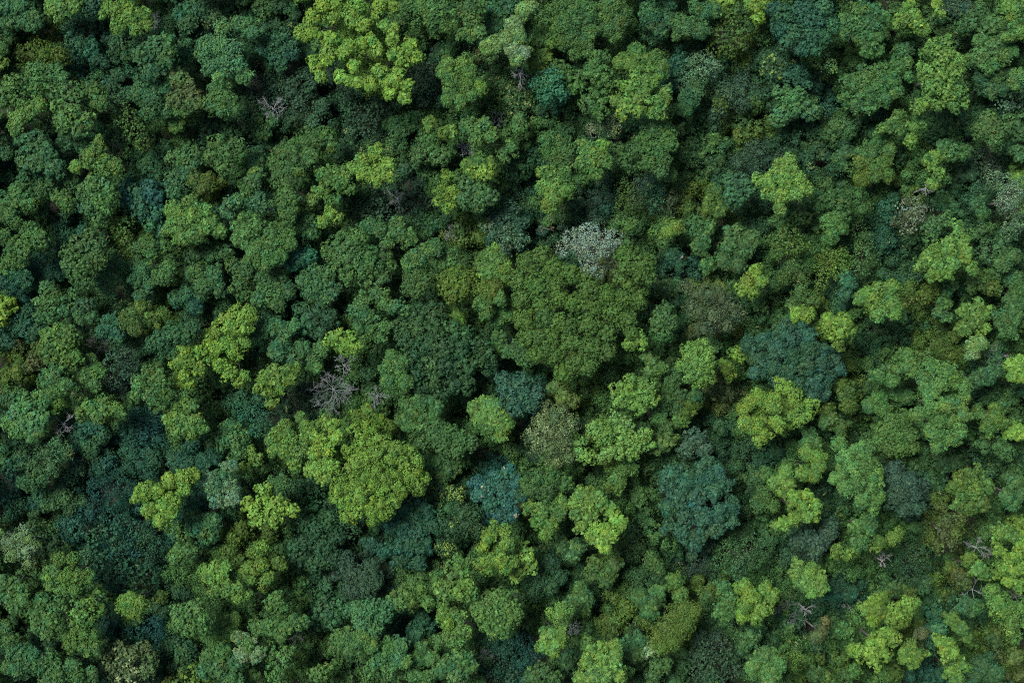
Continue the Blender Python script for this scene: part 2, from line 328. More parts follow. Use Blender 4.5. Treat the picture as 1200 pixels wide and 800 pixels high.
td c2;470,600,10 485,605,12 500,600,10 475,620,12 490,625,12 460,615,9 480,640,12 495,640,10 468,640,9 505,615,9 470,655,10 490,660,9 490,590,10 450,645,9 435,640,9@tucked dark-teal tree|large dark teal tree tucked under the largest lime tree
db f1;400,612,11 410,622,9
db s2;355,610,12 370,620,13 385,610,11 360,635,12 380,640,13 350,655,12 370,660,12 390,655,11 395,628,10 345,640,9@wide dusky green tree|wide dusky green tree, finely textured, between small lime and grey-teal trees
v s2;410,670,12 425,675,12 435,665,10 415,690,11 430,690,11 405,655,9 440,680,9@grey-teal cushion|grey-teal cushion-like tree below the dusky green tree
N k3;635,495,11 650,490,12 645,505,11 660,505,10 625,510,9 630,520,10 655,485,9 660,520,10 645,525,11 670,495,8 650,540,9 665,535,8 640,480,8@white-flecked tree|dark airy tree speckled with creamy white flecks at centre
ow c2;660,465,8 670,470,7 650,455,9
lM c3;745,455,11 755,465,11 735,460,9 760,455,8 745,475,9 725,460,9 738,445,5 729,470,7 765,468,7@pale leafy rosette tree|pale leafy green rosette-shaped tree below the widest mossy dome
mo s2;785,450,12 780,465,11 795,465,10 790,440,9 775,475,9 795,480,9
lM c3;720,490,7 735,498,8 726,500,6 698,505,9 708,510,8 675,520,9 669,510,7 735,515,10 748,518,9 758,521,7 740,530,9 725,527,8 708,535,8 690,535,8 755,508,6 680,532,6 713,527,6@splayed light-green tree|splayed light-green tree with grey limbs showing at its open centre
go c2;715,545,9 730,550,9 722,560,9 740,545,9 715,568,7 725,570,7
gm c3;630,560,10 645,560,10 660,565,10 625,575,10 640,575,11 618,570,8 665,568,7
gl c3;620,592,8 635,598,10 650,592,9 630,610,9 645,615,8 655,602,7 640,625,7 658,590,7@half-lime clumpy tree|green tree with lime-topped clumps beside the steel-blue tree
lg c4;690,578,9 700,582,8 675,590,9 690,592,11 705,590,8 715,595,6 690,605,9 682,615,8 680,578,7 675,602,7@compact bright knobbly tree|compact bright green knobbly tree directly above a lime tuft
Ll c4;722,610,6 720,603,5 727,612,5 710,617,5 695,630,6 705,632,8 713,624,8 708,640,6 719,620,5 698,622,5@lime tuft|small vivid lime tuft of a tree beside dull speckled trees
Bd c3;835,545,11 825,548,10 790,555,12 805,565,13 825,560,13 840,555,11 780,570,10 795,580,13 815,585,13 835,575,12 850,570,10 860,595,10 785,595,11 805,605,13 825,605,13 845,600,12 800,625,11 820,628,12 840,620,11 858,612,9 815,640,9 785,615,9@rounded grey-teal giant|giant rounded grey-teal tree with a paler middle, below the lime stars
mo c2;775,520,10 785,515,8
mg c2;770,490,9 780,500,8
go c2;765,425,8 758,418,6 772,432,7 762,435,6
mg c2;615,420,10 605,410,10
lM c4;808,410,9 820,408,9 812,420,9 828,418,7 820,430,9 808,440,8 830,440,8 818,447,7 803,428,7 826,428,7@bright mint tree|bright mint-green knobbly tree directly below the brown-tinged tree
Lo c2;860,412,5 868,415,5 850,430,6 855,438,5 846,424,4
wm k1;845,455,12 830,460,9 855,460,9
om c2;805,475,13 815,465,9 800,490,10
Ll c4;880,470,8 890,465,7 900,470,7 870,480,8 874,495,8 885,500,9 909,495,7 895,510,7 890,518,5 905,478,6 908,466,6@lime star tree|lime star-shaped tree showing pale radiating limbs, below the blue-green giant
lL c3;925,485,8 922,455,7 930,463,7 920,500,7 935,490,7 950,475,6 945,485,6 932,476,6 915,450,6@lime fan tree|lighter lime fan-shaped tree touching the foot of the blue-green giant
mg c2;948,512,9 955,518,7 943,522,6
lM c3;955,535,7 945,530,6 958,545,6 942,553,7 952,557,6 960,534,5
lM c3;920,552,6 912,562,7 922,567,7 907,566,5 915,575,5
lL c4;930,580,6 945,580,6 953,590,6 940,592,8 925,586,5 918,612,6 930,607,7 945,604,6 956,602,5 912,616,4@ragged lime hook tree|ragged hook-shaped lime-green tree beside the rounded grey-teal giant
mg c2;895,580,10 890,592,9 905,592,9 885,560,10 898,555,8
dt c1;900,535,12 890,545,10 910,530,9
v s2;815,515,13 805,525,11 825,525,9
dm c0;830,500,11
gM c4;985,520,9 1005,530,10 990,535,10 1015,525,9 1000,548,11 1015,545,10 1025,555,9 985,555,9 1005,565,11 1020,570,10 1030,582,8 990,570,9 1010,585,10 1025,594,7 978,560,6@tall bushy green tree|tall bushy green tree with coarse lobes, beside a hazy pale-teal tree
mo c2;968,480,9 975,490,9 985,500,9 965,495,7
om c2;990,460,11 995,475,9 985,450,8
dm c0;965,590,11
gM c4;1095,430,10 1110,435,11 1120,445,11 1130,455,9 1085,445,9 1100,450,11 1090,460,9 1110,475,11 1125,473,10 1090,478,10 1076,485,8 1100,493,11 1120,495,10 1129,486,7 1105,514,11 1118,513,9 1095,508,9 1126,505,7 1100,524,6@giant slit green tree|giant green tree split by slits showing grey-blue limbs
gm c3;1060,420,10 1050,435,9 1065,430,10 1072,435,8 1045,445,8 1030,440,9 1062,414,6@upper rounded green tree|rounded green tree at the upper side of the giant split green tree
gm c2;1030,465,9 1035,480,9 1020,475,8 1060,465,8 1050,460,8
go s2;1045,495,11 1060,490,10 1050,510,12 1035,505,10 1065,510,10 1055,525,10 1040,525,10 1030,515,8 1070,525,8@soft olive-green slope tree|soft olive-green tree low beside the giant split green tree
vB s3;1050,560,12 1065,565,11 1055,578,13 1070,580,9 1045,585,10 1060,595,10 1075,595,8 1050,548,8@hazy pale-teal tree|hazy pale-teal tree, blurred and smooth, beside the tall bushy green tree
og s2;1105,410,10 1115,418,8 1098,403,8
ls c2;1140,405,8 1148,402,6 1138,415,5
bm c2;1155,440,11 1165,435,9 1145,445,9
lL c4;1190,430,7 1185,440,6 1197,440,7 1194,423,6 1183,428,5@side-edge lime tree|small yellow-lime tree cut by the side edge above black hollows
gl c3;1145,482,8 1155,490,10 1165,488,9 1172,495,7 1160,500,9 1165,478,6@hat-shaped green tree|hat-shaped fresh green tree beside a small lime shrub-like crown
lL c2;1187,502,7 1182,508,5 1192,508,6
mg c2;1155,520,10 1170,522,9 1180,530,9
og c3;1130,560,12 1145,555,11 1120,570,10 1140,575,11 1125,587,9 1155,570,9 1150,590,10 1137,595,8@olive-yellow leafy tree|large olive-green leafy tree with a yellowish lower edge
mk c1;1105,545,10 1118,540,8
gb c3;1190,565,9 1180,580,9 1195,577,8 1185,590,8
mg c1;1185,465,10 1175,475,8
sl f3;10,635,9 25,628,9 35,632,7 15,648,9 30,645,9 33,660,7 40,640,5@creamy lacy tree|creamy pale-green lacy tree against dark gaps near the side edge
gl c4;70,655,7 85,655,8 65,670,10 80,675,11 95,675,8 101,678,6 75,690,8 56,675,6 60,685,7 88,690,7@leafy light-green tree|light-green tree of leafy lobes below a black gap, beside deep teal
gm c3;15,685,12 25,690,10 10,700,10 5,680,8
gm c3;20,710,8 28,702,6
gm c3;50,705,10 65,708,9 45,720,10 60,725,10 55,740,9 45,733,7@holed green tree|fresh green tree with several black holes between its lobes
gl c3;95,710,9 105,708,9 112,700,8 115,713,7 90,720,8 100,724,7
go c3;95,740,9 108,745,9 85,755,9 100,757,8 112,759,6 90,732,6
mg c2;8,735,9 12,750,9
bg c3;20,765,12 35,770,12 25,785,11 45,780,10 12,780,9@bluish corner tree|large bluish-green tree in the lower corner with smooth lobes
gb c3;60,775,11 70,787,12 55,795,9 85,778,8 90,792,9 106,791,9
lo c4;145,705,7 155,700,7 165,707,7 152,715,7 161,716,6@little star-like lime tree|little star-like lime tree alone on dark teal trees
ub f1;90,620,12 110,630,10 130,625,11
ub f1;140,640,11 150,635,9 135,650,9
td f1;140,670,12 155,665,11 160,680,11 145,685,10 175,675,9
tb f1;105,650,10 118,660,9
td f1;170,640,10 180,650,9 187,638,8
td c1;128,725,12 140,720,9 120,735,8
ub f1;125,605,10 145,612,11 160,620,9
N k2;125,765,9 140,760,9 155,765,9 145,775,9 165,760,8 130,785,9 155,790,9 175,770,8 170,785,9 140,795,8@cream-blossomed teal tree|teal tree covered in cream blossom-like flecks near the bottom edge
ut f1;160,740,9 180,735,10
do c1;190,700,8 183,712,7
gm c2;210,645,8 222,645,8 206,654,6
bm c2;230,615,13 245,625,11 250,610,10 225,602,9
od s1;275,630,12 285,620,10 270,645,10 280,657,9 315,625,10
lg c4;240,668,8 250,664,8 265,665,8 245,680,8 258,675,9 265,690,10 280,688,8 290,697,6 278,700,7 251,692,7@layered light-green tree|layered light-green tree above the smooth globe, overhanging a black gap
gm s4;215,720,11 228,715,11 212,730,10 225,735,11 237,725,9 239,737,7 208,714,7@smooth green globe|smooth green globe of a tree below the layered light-green tree
gm c2;240,703,8 255,708,7
go c2;262,728,8 275,725,7 255,740,8 270,740,8 250,750,8
lo c3;300,645,7 308,640,5 300,665,8 310,660,7 290,668,7 295,676,6 315,676,6 325,658,5 330,660,4 310,684,5@branchy lime tree|small branchy lime-olive tree split by a pale bare branch
gm c3;320,705,9 330,710,9 325,700,7
gm c3;320,735,9 335,735,9 350,730,8 345,725,6 310,732,7 330,745,6 300,735,7 357,728,5@branch-side green tree|fresh green tree directly above a long fallen bluish branch
gs c3;290,755,9 300,765,10 285,765,8 280,746,7
gb c3;245,770,10 260,765,10 240,785,10 258,785,12 270,795,10 275,776,8@plump bottom-edge tree|plump soft green tree on the bottom edge below the smooth globe
gm c3;315,765,10 330,775,10 320,785,9 335,765,8 325,792,9
gl c2;350,765,8 345,785,8
go c2;370,790,8 380,785,8
gm c2;295,790,9 290,799,8
dm c1;215,765,10
og c1;228,790,9
bm c2;380,715,12 390,725,11 375,730,9 395,710,9
gm c3;397,745,9 395,760,9
bg s3;420,715,10 435,712,11 450,718,10 425,730,11 440,735,9 455,708,8 409,715,8@ruffled blue-green cushion|ruffled blue-green tree directly below the grey-teal cushion
go c3;465,698,8 475,700,9 490,690,9 495,700,8 480,708,8 500,705,6 488,680,6 468,706,6@spreading olive-green tree|olive-green lobed tree beneath the dark teal tree
gl c4;535,660,8 540,668,7 530,672,7 522,690,10 535,690,9 548,685,8 552,695,7 520,700,7 545,675,7@knuckled light-green tree|light-green tree of chunky knuckles beside the lime-flecked dark tree
gm c2;510,676,7
lL c4;572,630,8 578,622,8 591,622,8 565,640,7 575,655,9 586,655,10 592,665,7 560,660,7 571,668,7 600,660,8 596,635,7@lumpy bright lime-green tree|lumpy bright lime-green tree directly above the ringed round tree
l c3;615,645,8 620,655,8 610,660,8 622,666,6 605,672,7
ls c3;602,700,6 608,712,6 603,722,6
go s4;570,705,11 585,702,11 598,710,10 565,718,10 580,718,13 597,725,10 572,730,11 588,735,10 558,710,7 606,718,7 578,742,6 594,698,6@ringed round tree|perfectly round yellow-green tree with ringed ruffles near the bottom
gl c3;520,720,8 532,718,8 540,725,8 525,730,8 540,738,8 525,745,9 515,750,7 535,750,8 548,742,5@curled green tree|curled fresh green tree beside the ringed round tree
tb c1;490,735,11 495,725,9 485,745,9
gm c3;405,745,10 415,752,10 425,745,9 410,760,7 435,755,8
gb c3;455,760,12 465,770,11 445,770,10 470,756,9 455,782,11 475,775,8 435,782,9@pale frothy tree|frothy pale green tree near the bottom edge under a small dark gap
gm c2;495,758,8 490,770,8 505,770,8
gm c3;525,775,11 540,770,10 550,780,9 535,790,11 515,785,9
gm c2;485,790,10 500,792,8
tv f1;570,765,12 585,775,13 595,760,10 575,790,11 600,790,10@feathery teal tree|feathery dark teal tree on the bottom edge below the ringed round tree
dm s2;635,665,13 645,660,10 630,680,13 645,685,12 655,675,10 625,695,9@dark smooth hump|dark smooth green hump between the lime-green tree and speckled trees
mk c2;660,640,9 675,640,9 670,650,8
mo c2;700,662,11 712,668,10 695,672,8 720,660,7 710,678,8 720,645,7@mottled olive tree|mottled olive-green tree below the lime tuft
mg c2;680,690,9 685,700,10 685,712,8 675,700,8
lM c3;648,718,5 658,714,6 666,712,5 655,723,5
lg c4;642,742,8 655,742,7 640,755,8 652,752,8 648,761,6@lone bright knob tree|lone small bright green knob of a tree among dark teal trees
lM c4;695,762,8 705,760,8 720,755,6 722,765,7 690,775,8 705,775,10 720,778,8 695,790,9 710,790,9 680,794,8 725,790,7@bright bottom-edge tree|large bright light-green tree standing on the bottom edge
gm c2;688,752,7
ut f1;615,755,12 625,765,11 610,775,10
mg c2;635,788,11 650,795,9 625,790,8
dm c1;665,775,9
mb c2;735,755,10 745,765,10 735,770,8 750,750,8
sl k2;765,755,6 760,762,6 771,762,5
gl c2;735,785,7
mo c2;770,780,9 780,775,8 765,792,8
ol x3;790,720,12 780,735,13 795,735,14 785,750,12 803,725,12 811,714,10 775,756,9 770,745,9 800,712,9@flat olive mat tree|flat olive mat-like tree with an even crown and no lobes
om s1;720,725,10 710,728,9 735,715,10 730,705,9 700,730,7
mg c2;750,700,9 765,705,8 760,715,9 770,695,8
mo c2;762,655,9 770,662,8
mg c2;765,620,9 775,628,9 785,637,8
og c2;790,680,9 797,695,8
mk k1;745,640,12 735,650,9
mb f2;855,645,12 870,655,12 880,640,10 845,660,10 865,668,9 885,655,9 895,645,9
v s2;945,630,12 960,635,12 935,635,10 970,625,10 955,645,10 975,615,9@grey-green hump|smooth grey-green hump beneath the ragged lime hook tree
mg c3;848,690,10 855,702,11 845,712,9 858,715,9 850,722,7
lL c4;872,687,8 880,697,9 873,707,8 888,714,8 896,690,7 904,698,6 870,720,6 885,725,5 898,710,5@two-tone lime tree|bright lime tree pressed against a mid-green twin, under a grey forked limb
lM c4;935,668,10 950,670,10 940,682,10 955,685,9 963,690,6 950,692,6 960,675,7@bright ball tree|bright round light-green tree standing over dark bluish undergrowth
lo c3;980,645,7 992,648,6 1000,644,6
lo c3;1030,635,6 1045,630,7 1051,625,5 1023,640,5
gb c3;1005,615,11 1015,625,10 1005,635,9 1020,612,9
td c1;985,690,12 975,698,9 995,695,9
rm c3;955,745,6 963,738,5 967,728,4@small rusty tree|small rusty-brown leafed tree among bluish bare twigs
mg c2;980,735,11 990,738,10 975,730,8
gM c4;895,765,8 905,770,9 900,785,10 912,778,7 885,776,7 900,795,7 880,781,6@pale bushy tree|pale green bushy tree near the bottom edge beside a bluish hollow
lo f3;925,772,7 932,768,6 930,780,6
vk f1;830,755,12 845,760,12 825,775,12 815,787,11 840,780,12 855,770,10 860,787,10@grey speckled thicket tree|large grey-teal speckled tree near the bottom edge, below the olive mat
mb c2;880,745,10 872,755,7
om c2;825,695,9 832,688,7
od c1;955,790,10 970,795,9
mo c2;985,775,10 990,790,9
l c2;998,760,7
v f1;820,660,11 810,670,9
wo f3;1110,610,10 1120,622,10 1105,625,8 1115,635,8 1100,640,7 1125,606,7@bronze-tinged tree|pale bronze-tinged olive tree with loose crown near the side edge
lg c3;1170,622,9 1180,620,8 1185,628,6
Ll c4;1170,645,7 1180,655,6 1175,666,7 1190,650,8 1198,640,8 1185,668,7 1196,665,8 1168,672,5 1180,680,7 1195,685,8@sparkling lime tree|bright pale-lime tree of separate clumps cut by the side edge
go c3;1135,655,9 1145,665,9 1152,670,8
ow c2;1120,672,8 1130,680,8 1113,664,6
gl c3;1165,695,10 1172,705,10 1180,715,11 1168,712,8 1190,725,10 1195,710,9 1185,735,8 1190,746,6@sloping yellow-green tree|long yellow-green tree sloping towards the lower side edge beside white twigs
bm c2;1130,708,11 1142,710,9
dm f1;1060,640,12 1075,650,12 1060,660,11 1080,665,10 1050,655,10 1070,675,10 1090,650,9
mo c1;1050,690,10 1065,695,9
Lo c4;1025,705,9 1015,712,7 1030,715,9 1022,725,8 1035,700,5
Lo c4;1050,712,7 1062,710,9 1070,705,7 1055,725,9 1045,723,7
Lo c4;1040,740,8 1048,748,8 1030,750,10 1020,760,9 1010,765,7 1035,765,8 1025,775,7@lower lime-olive tree|broad yellow-green tree with ruffled clumps, below its two twins
lo c3;1065,755,8 1075,765,8 1060,770,8 1070,775,8 1058,764,6
w c2;1078,740,6
lL c4;1100,750,6 1110,752,6 1105,760,7 1115,762,6 1110,768,5@pale lime nugget tree|small pale lime tree with chunky clumps amid blue-green trees
go c2;1115,725,8 1125,735,7 1132,745,6
lg c3;1115,785,9 1125,778,8 1120,795,8
bt c2;1095,720,11 1100,735,10 1090,745,10
td c1;1085,785,11 1100,790,9
go c2;1035,790,11 1048,788,9
gm c2;1000,785,9
bm c2;1150,780,12 1165,790,11 1140,790,9
wo c2;1190,765,8 1185,773,6
od c1;1165,750,9
"""
# openings in the canopy (kept clear of fill)
GAPS = """125,140,11 55,45,10 20,50,9 100,85,7 50,137,8 175,165,7 235,95,7 280,145,9 287,168,9 380,105,13 365,55,5 502,52,12
490,43,9 462,20,7 575,140,7 545,176,8 635,20,6 612,92,9 622,135,9 640,120,8 718,165,11 700,30,5 841,85,9 895,52,7 956,85,10 965,125,7 895,137,11
945,160,9 1045,42,6 1040,122,10 1145,112,11 1140,160,9 1095,36,6 1125,245,9 1167,255,9 60,245,13 74,262,8 140,347,13 107,397,11 90,392,7
130,290,7 318,250,9 312,262,7 345,283,7 462,247,8 405,262,8 515,272,8 462,373,6 500,350,8 555,377,6 625,275,11 645,290,8 790,322,11 775,308,7
824,325,9 955,246,8 890,252,8 876,386,6 1050,300,11 1037,312,8 1070,372,10 1065,392,8 1180,356,7 252,460,15 240,480,10 97,460,10 112,458,10
163,478,8 195,425,9 105,577,9 50,611,11 22,612,9 365,440,9 475,506,8 545,490,11 563,525,13 580,530,11 625,545,8 682,556,11 850,490,12 836,510,9
950,500,8 1000,412,10 1008,430,8 1181,450,12 1140,470,7 1135,522,7 1086,560,10 1080,610,8 32,662,9 115,682,9 78,728,5 25,741,7 60,757,5 110,776,6
190,790,9 226,756,9 300,700,11 346,710,6 357,746,9 388,770,9 413,782,11 466,722,7 635,640,9 704,695,7 705,722,6 756,735,7 831,725,9 842,675,7
872,735,7 950,725,11 1110,690,10 1146,735,12 1160,760,8"""
# leafless trees: east, south, spread, storey, bark key | description
BARE = """
318,126,15,2,g|grey leafless tree with fine twigs in the thicket above the long fresh-green tree
388,456,22,2,g|large bluish-grey leafless tree with a haze of twigs above the largest lime tree
402,428,14,2,g|grey leafless tree below the lime puff, its twigs spread over a dark hollow
441,464,11,2,g|narrow grey leafless tree between the giant dark-green tree and the twiggy hollow
643,262,13,1,b|brown leafless tree in the hollow beside the silver tree, under the lime-footed tree
531,270,12,1,g|grey leafless tree in the hollow above the smooth olive cap
610,84,13,3,w|white forked leafless tree in a dark hollow beside a pale lime tree
545,172,11,2,g|thin grey leafless tree in the black slot under the knobbly pale-green tree
801,300,8,2,w|slender white bare pole in a black gap above the brown-tinged tree
70,497,14,2,w|bare tree with a pale limb leaning out over the broad soft green tree
113,408,15,1,w|bare white-limbed tree in the black hollow beside the blocky green tree
138,455,14,1,w|bare pale tree in the black gap beside the round ball tree
320,240,9,2,g|blue-grey bare twigs in the slit above the twin-lobed green tree
345,748,17,1,w|bluish bare tree with a long limb reaching sideways below the green bottom-edge group
926,722,17,1,g|bluish leafless tree with thin twigs beside the small rusty tree
945,715,9,2,w|bare dark-mauve limbed tree just beside the small rusty tree
1148,643,16,2,w|pale bare tree with long blue-grey limbs above the olive and bronze trees
1143,692,13,2,w|white bare tree with stark crooked twigs beside the sloping yellow-green tree
1193,700,11,2,w|pale leafless tree cut by the side edge above the sloping yellow-green tree
1036,658,9,2,w|small white leafless tree over the dusky ground below the grey-green hump
1170,418,15,1,g|bluish leafless tree under the side-edge lime tree
985,447,9,1,w|small white bare tree at the lower rim of the blue-green giant
1087,220,8,2,w|small white bare tree under a light-green sprig above the pinkish-grey tree
180,24,9,1,g|bluish bare twigs beside the pale lobed tree near the top edge
135,178,13,1,w|blue-white bare tree in the dark under the spreading green clumps by the west
585,138,10,1,g|blue-grey bare twigs in a small hollow below the small rusty-leaved tree by the pale fork
672,737,9,1,g|pale bluish bare tree beside the lone bright knob tree
760,210,13,1,g|thin grey leafless tree in the dark thicket beside the smooth green dome
985,700,13,1,g|grey leafless tree over dark bluish ground beside the bright ball tree
570,770,11,1,g|fine grey bare twigs in the feathery teal tree under the ringed round tree
465,232,12,1,g|fine grey leafless tree in the shade below the round bright lime tree
98,85,12,0,w|low pale bare tree in the shade of blue-green trees near the top corner
"""

# ------------------------------------------------------------------ scale and place
PX = 0.125                      # metres per survey unit at canopy height
ZREF, ZCAM = 14.0, 225.0
TOP = {0: 4.5, 1: 8.2, 2: 12.3, 3: 16.0, 4: 19.2}

def site(ex, so, z):
    k = PX * (ZCAM - z) / (ZCAM - ZREF)
    return (ex - 600.0) * k, (400.0 - so) * k, k

TONE = {
 'L': (.098, .192, .032), 'l': (.074, .156, .032), 'M': (.066, .154, .042), 'q': (.045, .096, .021), 'g': (.046, .113, .032), 'm': (.034, .086, .029),
 'd': (.020, .060, .027), 'b': (.030, .092, .040), 't': (.017, .064, .040), 'u': (.013, .056, .045), 'o': (.048, .090, .018),
 's': (.105, .175, .100), 'S': (.135, .205, .148), 'w': (.054, .079, .034), 'v': (.030, .068, .040), 'T': (.022, .104, .058),
 'U': (.018, .068, .060), 'B': (.024, .074, .046), 'k': (.032, .078, .030), 'K': (.026, .070, .030), 'N': (.058, .098, .040), 'r': (.070, .074, .030),
}
WORD = {'L': 'lime', 'l': 'light-green', 'M': 'mint-green', 'g': 'fresh green', 'm': 'mid-green', 'd': 'dark green', 'b': 'blue-green', 't': 'teal',
 'u': 'deep blue-teal', 'o': 'olive', 's': 'pale grey-green', 'S': 'silver', 'w': 'brown-tinged', 'v': 'grey-green', 'T': 'vivid teal', 'U': 'steel-blue',
 'B': 'slate-teal', 'k': 'dark speckled', 'K': 'lime-spotted', 'N': 'cream-flecked', 'r': 'rusty', 'q': 'mossy'}
HABIT = {'c': 'lobed', 's': 'smooth', 'f': 'feathery', 'k': 'flecked', 'x': 'flat'}
# habit: clump radius, spacing, leaves per clump, leaf size, looseness
STYLE = {'c': (.54, .98, 36, .28, .26), 's': (.34, .54, 16, .22, .22), 'f': (.50, .72, 19, .21, .95), 'k': (.46, .70, 18, .23, .75), 'x': (.28, .46, 10, .17, .5)}

# ------------------------------------------------------------------ materials
def nodes(name):
    m = bpy.data.materials.new(name); m.use_nodes = True
    nt = m.node_tree; nt.nodes.clear()
    return m, nt, lambda t, **k: [setattr(n := nt.nodes.new(t), a, v) for a, v in k.items()] and n or n if k else nt.nodes.new(t)

def leaf_material():
    m = bpy.data.materials.new('leaf'); m.use_nodes = True
    nt = m.node_tree; nt.nodes.clear()
    N = nt.nodes.new; K = nt.links.new
    out = N('ShaderNodeOutputMaterial')
    at = N('ShaderNodeAttribute'); at.attribute_name = 'leaf_colour'
    tc = N('ShaderNodeNewGeometry')
    no = N('ShaderNodeTexNoise'); no.inputs['Scale'].default_value = .9; no.inputs['Detail'].default_value = 4
    K(tc.outputs['Position'], no.inputs['Vector'])
    rmp = N('ShaderNodeMapRange'); rmp.inputs['To Min'].default_value = .80; rmp.inputs['To Max'].default_value = 1.20
    K(no.outputs['Fac'], rmp.inputs['Value'])
    mul = N('ShaderNodeVectorMath'); mul.operation = 'SCALE'
    K(at.outputs['Color'], mul.inputs[0]); K(rmp.outputs['Result'], mul.inputs['Scale'])
    b = N('ShaderNodeBsdfPrincipled'); b.inputs['Roughness'].default_value = .6; b.inputs['Specular IOR Level'].default_value = .10
    K(mul.outputs['Vector'], b.inputs['Base Color'])
    tr = N('ShaderNodeBsdfTranslucent'); K(mul.outputs['Vector'], tr.inputs['Color'])
    mx = N('ShaderNodeMixShader'); mx.inputs[0].default_value = .16
    K(b.outputs[0], mx.inputs[1]); K(tr.outputs[0], mx.inputs[2]); K(mx.outputs[0], out.inputs['Surface'])
    return m

def bark_material(name, c0, c1):
    m = bpy.data.materials.new(name); m.use_nodes = True
    nt = m.node_tree; b = nt.nodes['Principled BSDF']
    no = nt.nodes.new('ShaderNodeTexNoise'); no.inputs['Scale'].default_value = 3.5; no.inputs['Detail'].default_value = 6
    tc = nt.nodes.new('ShaderNodeTexCoord'); nt.links.new(tc.outputs['Object'], no.inputs['Vector'])
    cr = nt.nodes.new('ShaderNodeValToRGB')
    cr.color_ramp.elements[0].position = .35; cr.color_ramp.elements[0].color = (*c0, 1)
    cr.color_ramp.elements[1].position = .68; cr.color_ramp.elements[1].color = (*c1, 1)
    nt.links.new(no.outputs['Fac'], cr.inputs['Fac']); nt.links.new(cr.outputs['Color'], b.inputs['Base Color'])
    b.inputs['Roughness'].default_value = .85
    return m

LEAF = leaf_material()
BARK = bark_material('bark', (.030, .032, .028), (.10, .10, .09))
BARK_G = bark_material('grey_bark', (.09, .11, .115), (.20, .225, .235))
BARK_W = bark_material('white_bark', (.10, .11, .115), (.21, .22, .225))
BARK_B = bark_material('brown_bark', (.08, .06, .05), (.20, .16, .13))

# ------------------------------------------------------------------ meshes
def unit(v):
    return v / np.maximum(np.linalg.norm(v, axis=-1, keepdims=True), 1e-9)

def add_mesh(name, verts, tris, cols=None, mat=None, parent=None, smooth=False):
    me = bpy.data.meshes.new(name)
    nv, nf = len(verts), len(tris)
    me.vertices.add(nv); me.vertices.foreach_set('co', np.ascontiguousarray(verts, np.float32).ravel())
    me.loops.add(nf * 3); me.loops.foreach_set('vertex_index', np.ascontiguousarray(tris, np.int32).ravel())
    me.polygons.add(nf); me.polygons.foreach_set('loop_start', np.arange(0, nf * 3, 3, dtype=np.int32))
    if cols is not None:
        a = me.attributes.new('leaf_colour', 'FLOAT_COLOR', 'POINT')
        c = np.ones((nv, 4), np.float32); c[:, :3] = cols
        a.data.foreach_set('color', c.ravel())
    me.update(calc_edges=True)
    if smooth: me.polygons.foreach_set('use_smooth', np.ones(nf, bool))
    if mat: me.materials.append(mat)
    o = bpy.data.objects.new(name, me); COL.objects.link(o)
    if parent: o.parent = parent
    return o

def ico():
    import bmesh
    bm = bmesh.new(); bmesh.ops.create_icosphere(bm, subdivisions=2, radius=1)
    bm.verts.ensure_lookup_table()
    v = np.array([x.co[:] for x in bm.verts]); f = np.array([[q.index for q in p.verts] for p in bm.faces]); bm.free()
    return v, f
ICO_V, ICO_F = ico()

def cap_dirs(n, low=-.35):
    i = np.arange(n) + rng.random()
    z = 1 - (1 - low) * (i + .5) / (n + 1)
    z = np.clip(z, -1, 1)
    a = i * 2.399963 + rng.random() * 6.28
    s = np.sqrt(1 - z * z)
    d = np.stack([s * np.cos(a), s * np.sin(a), z], 1)
    return unit(d + rng.normal(0, .13, d.shape))

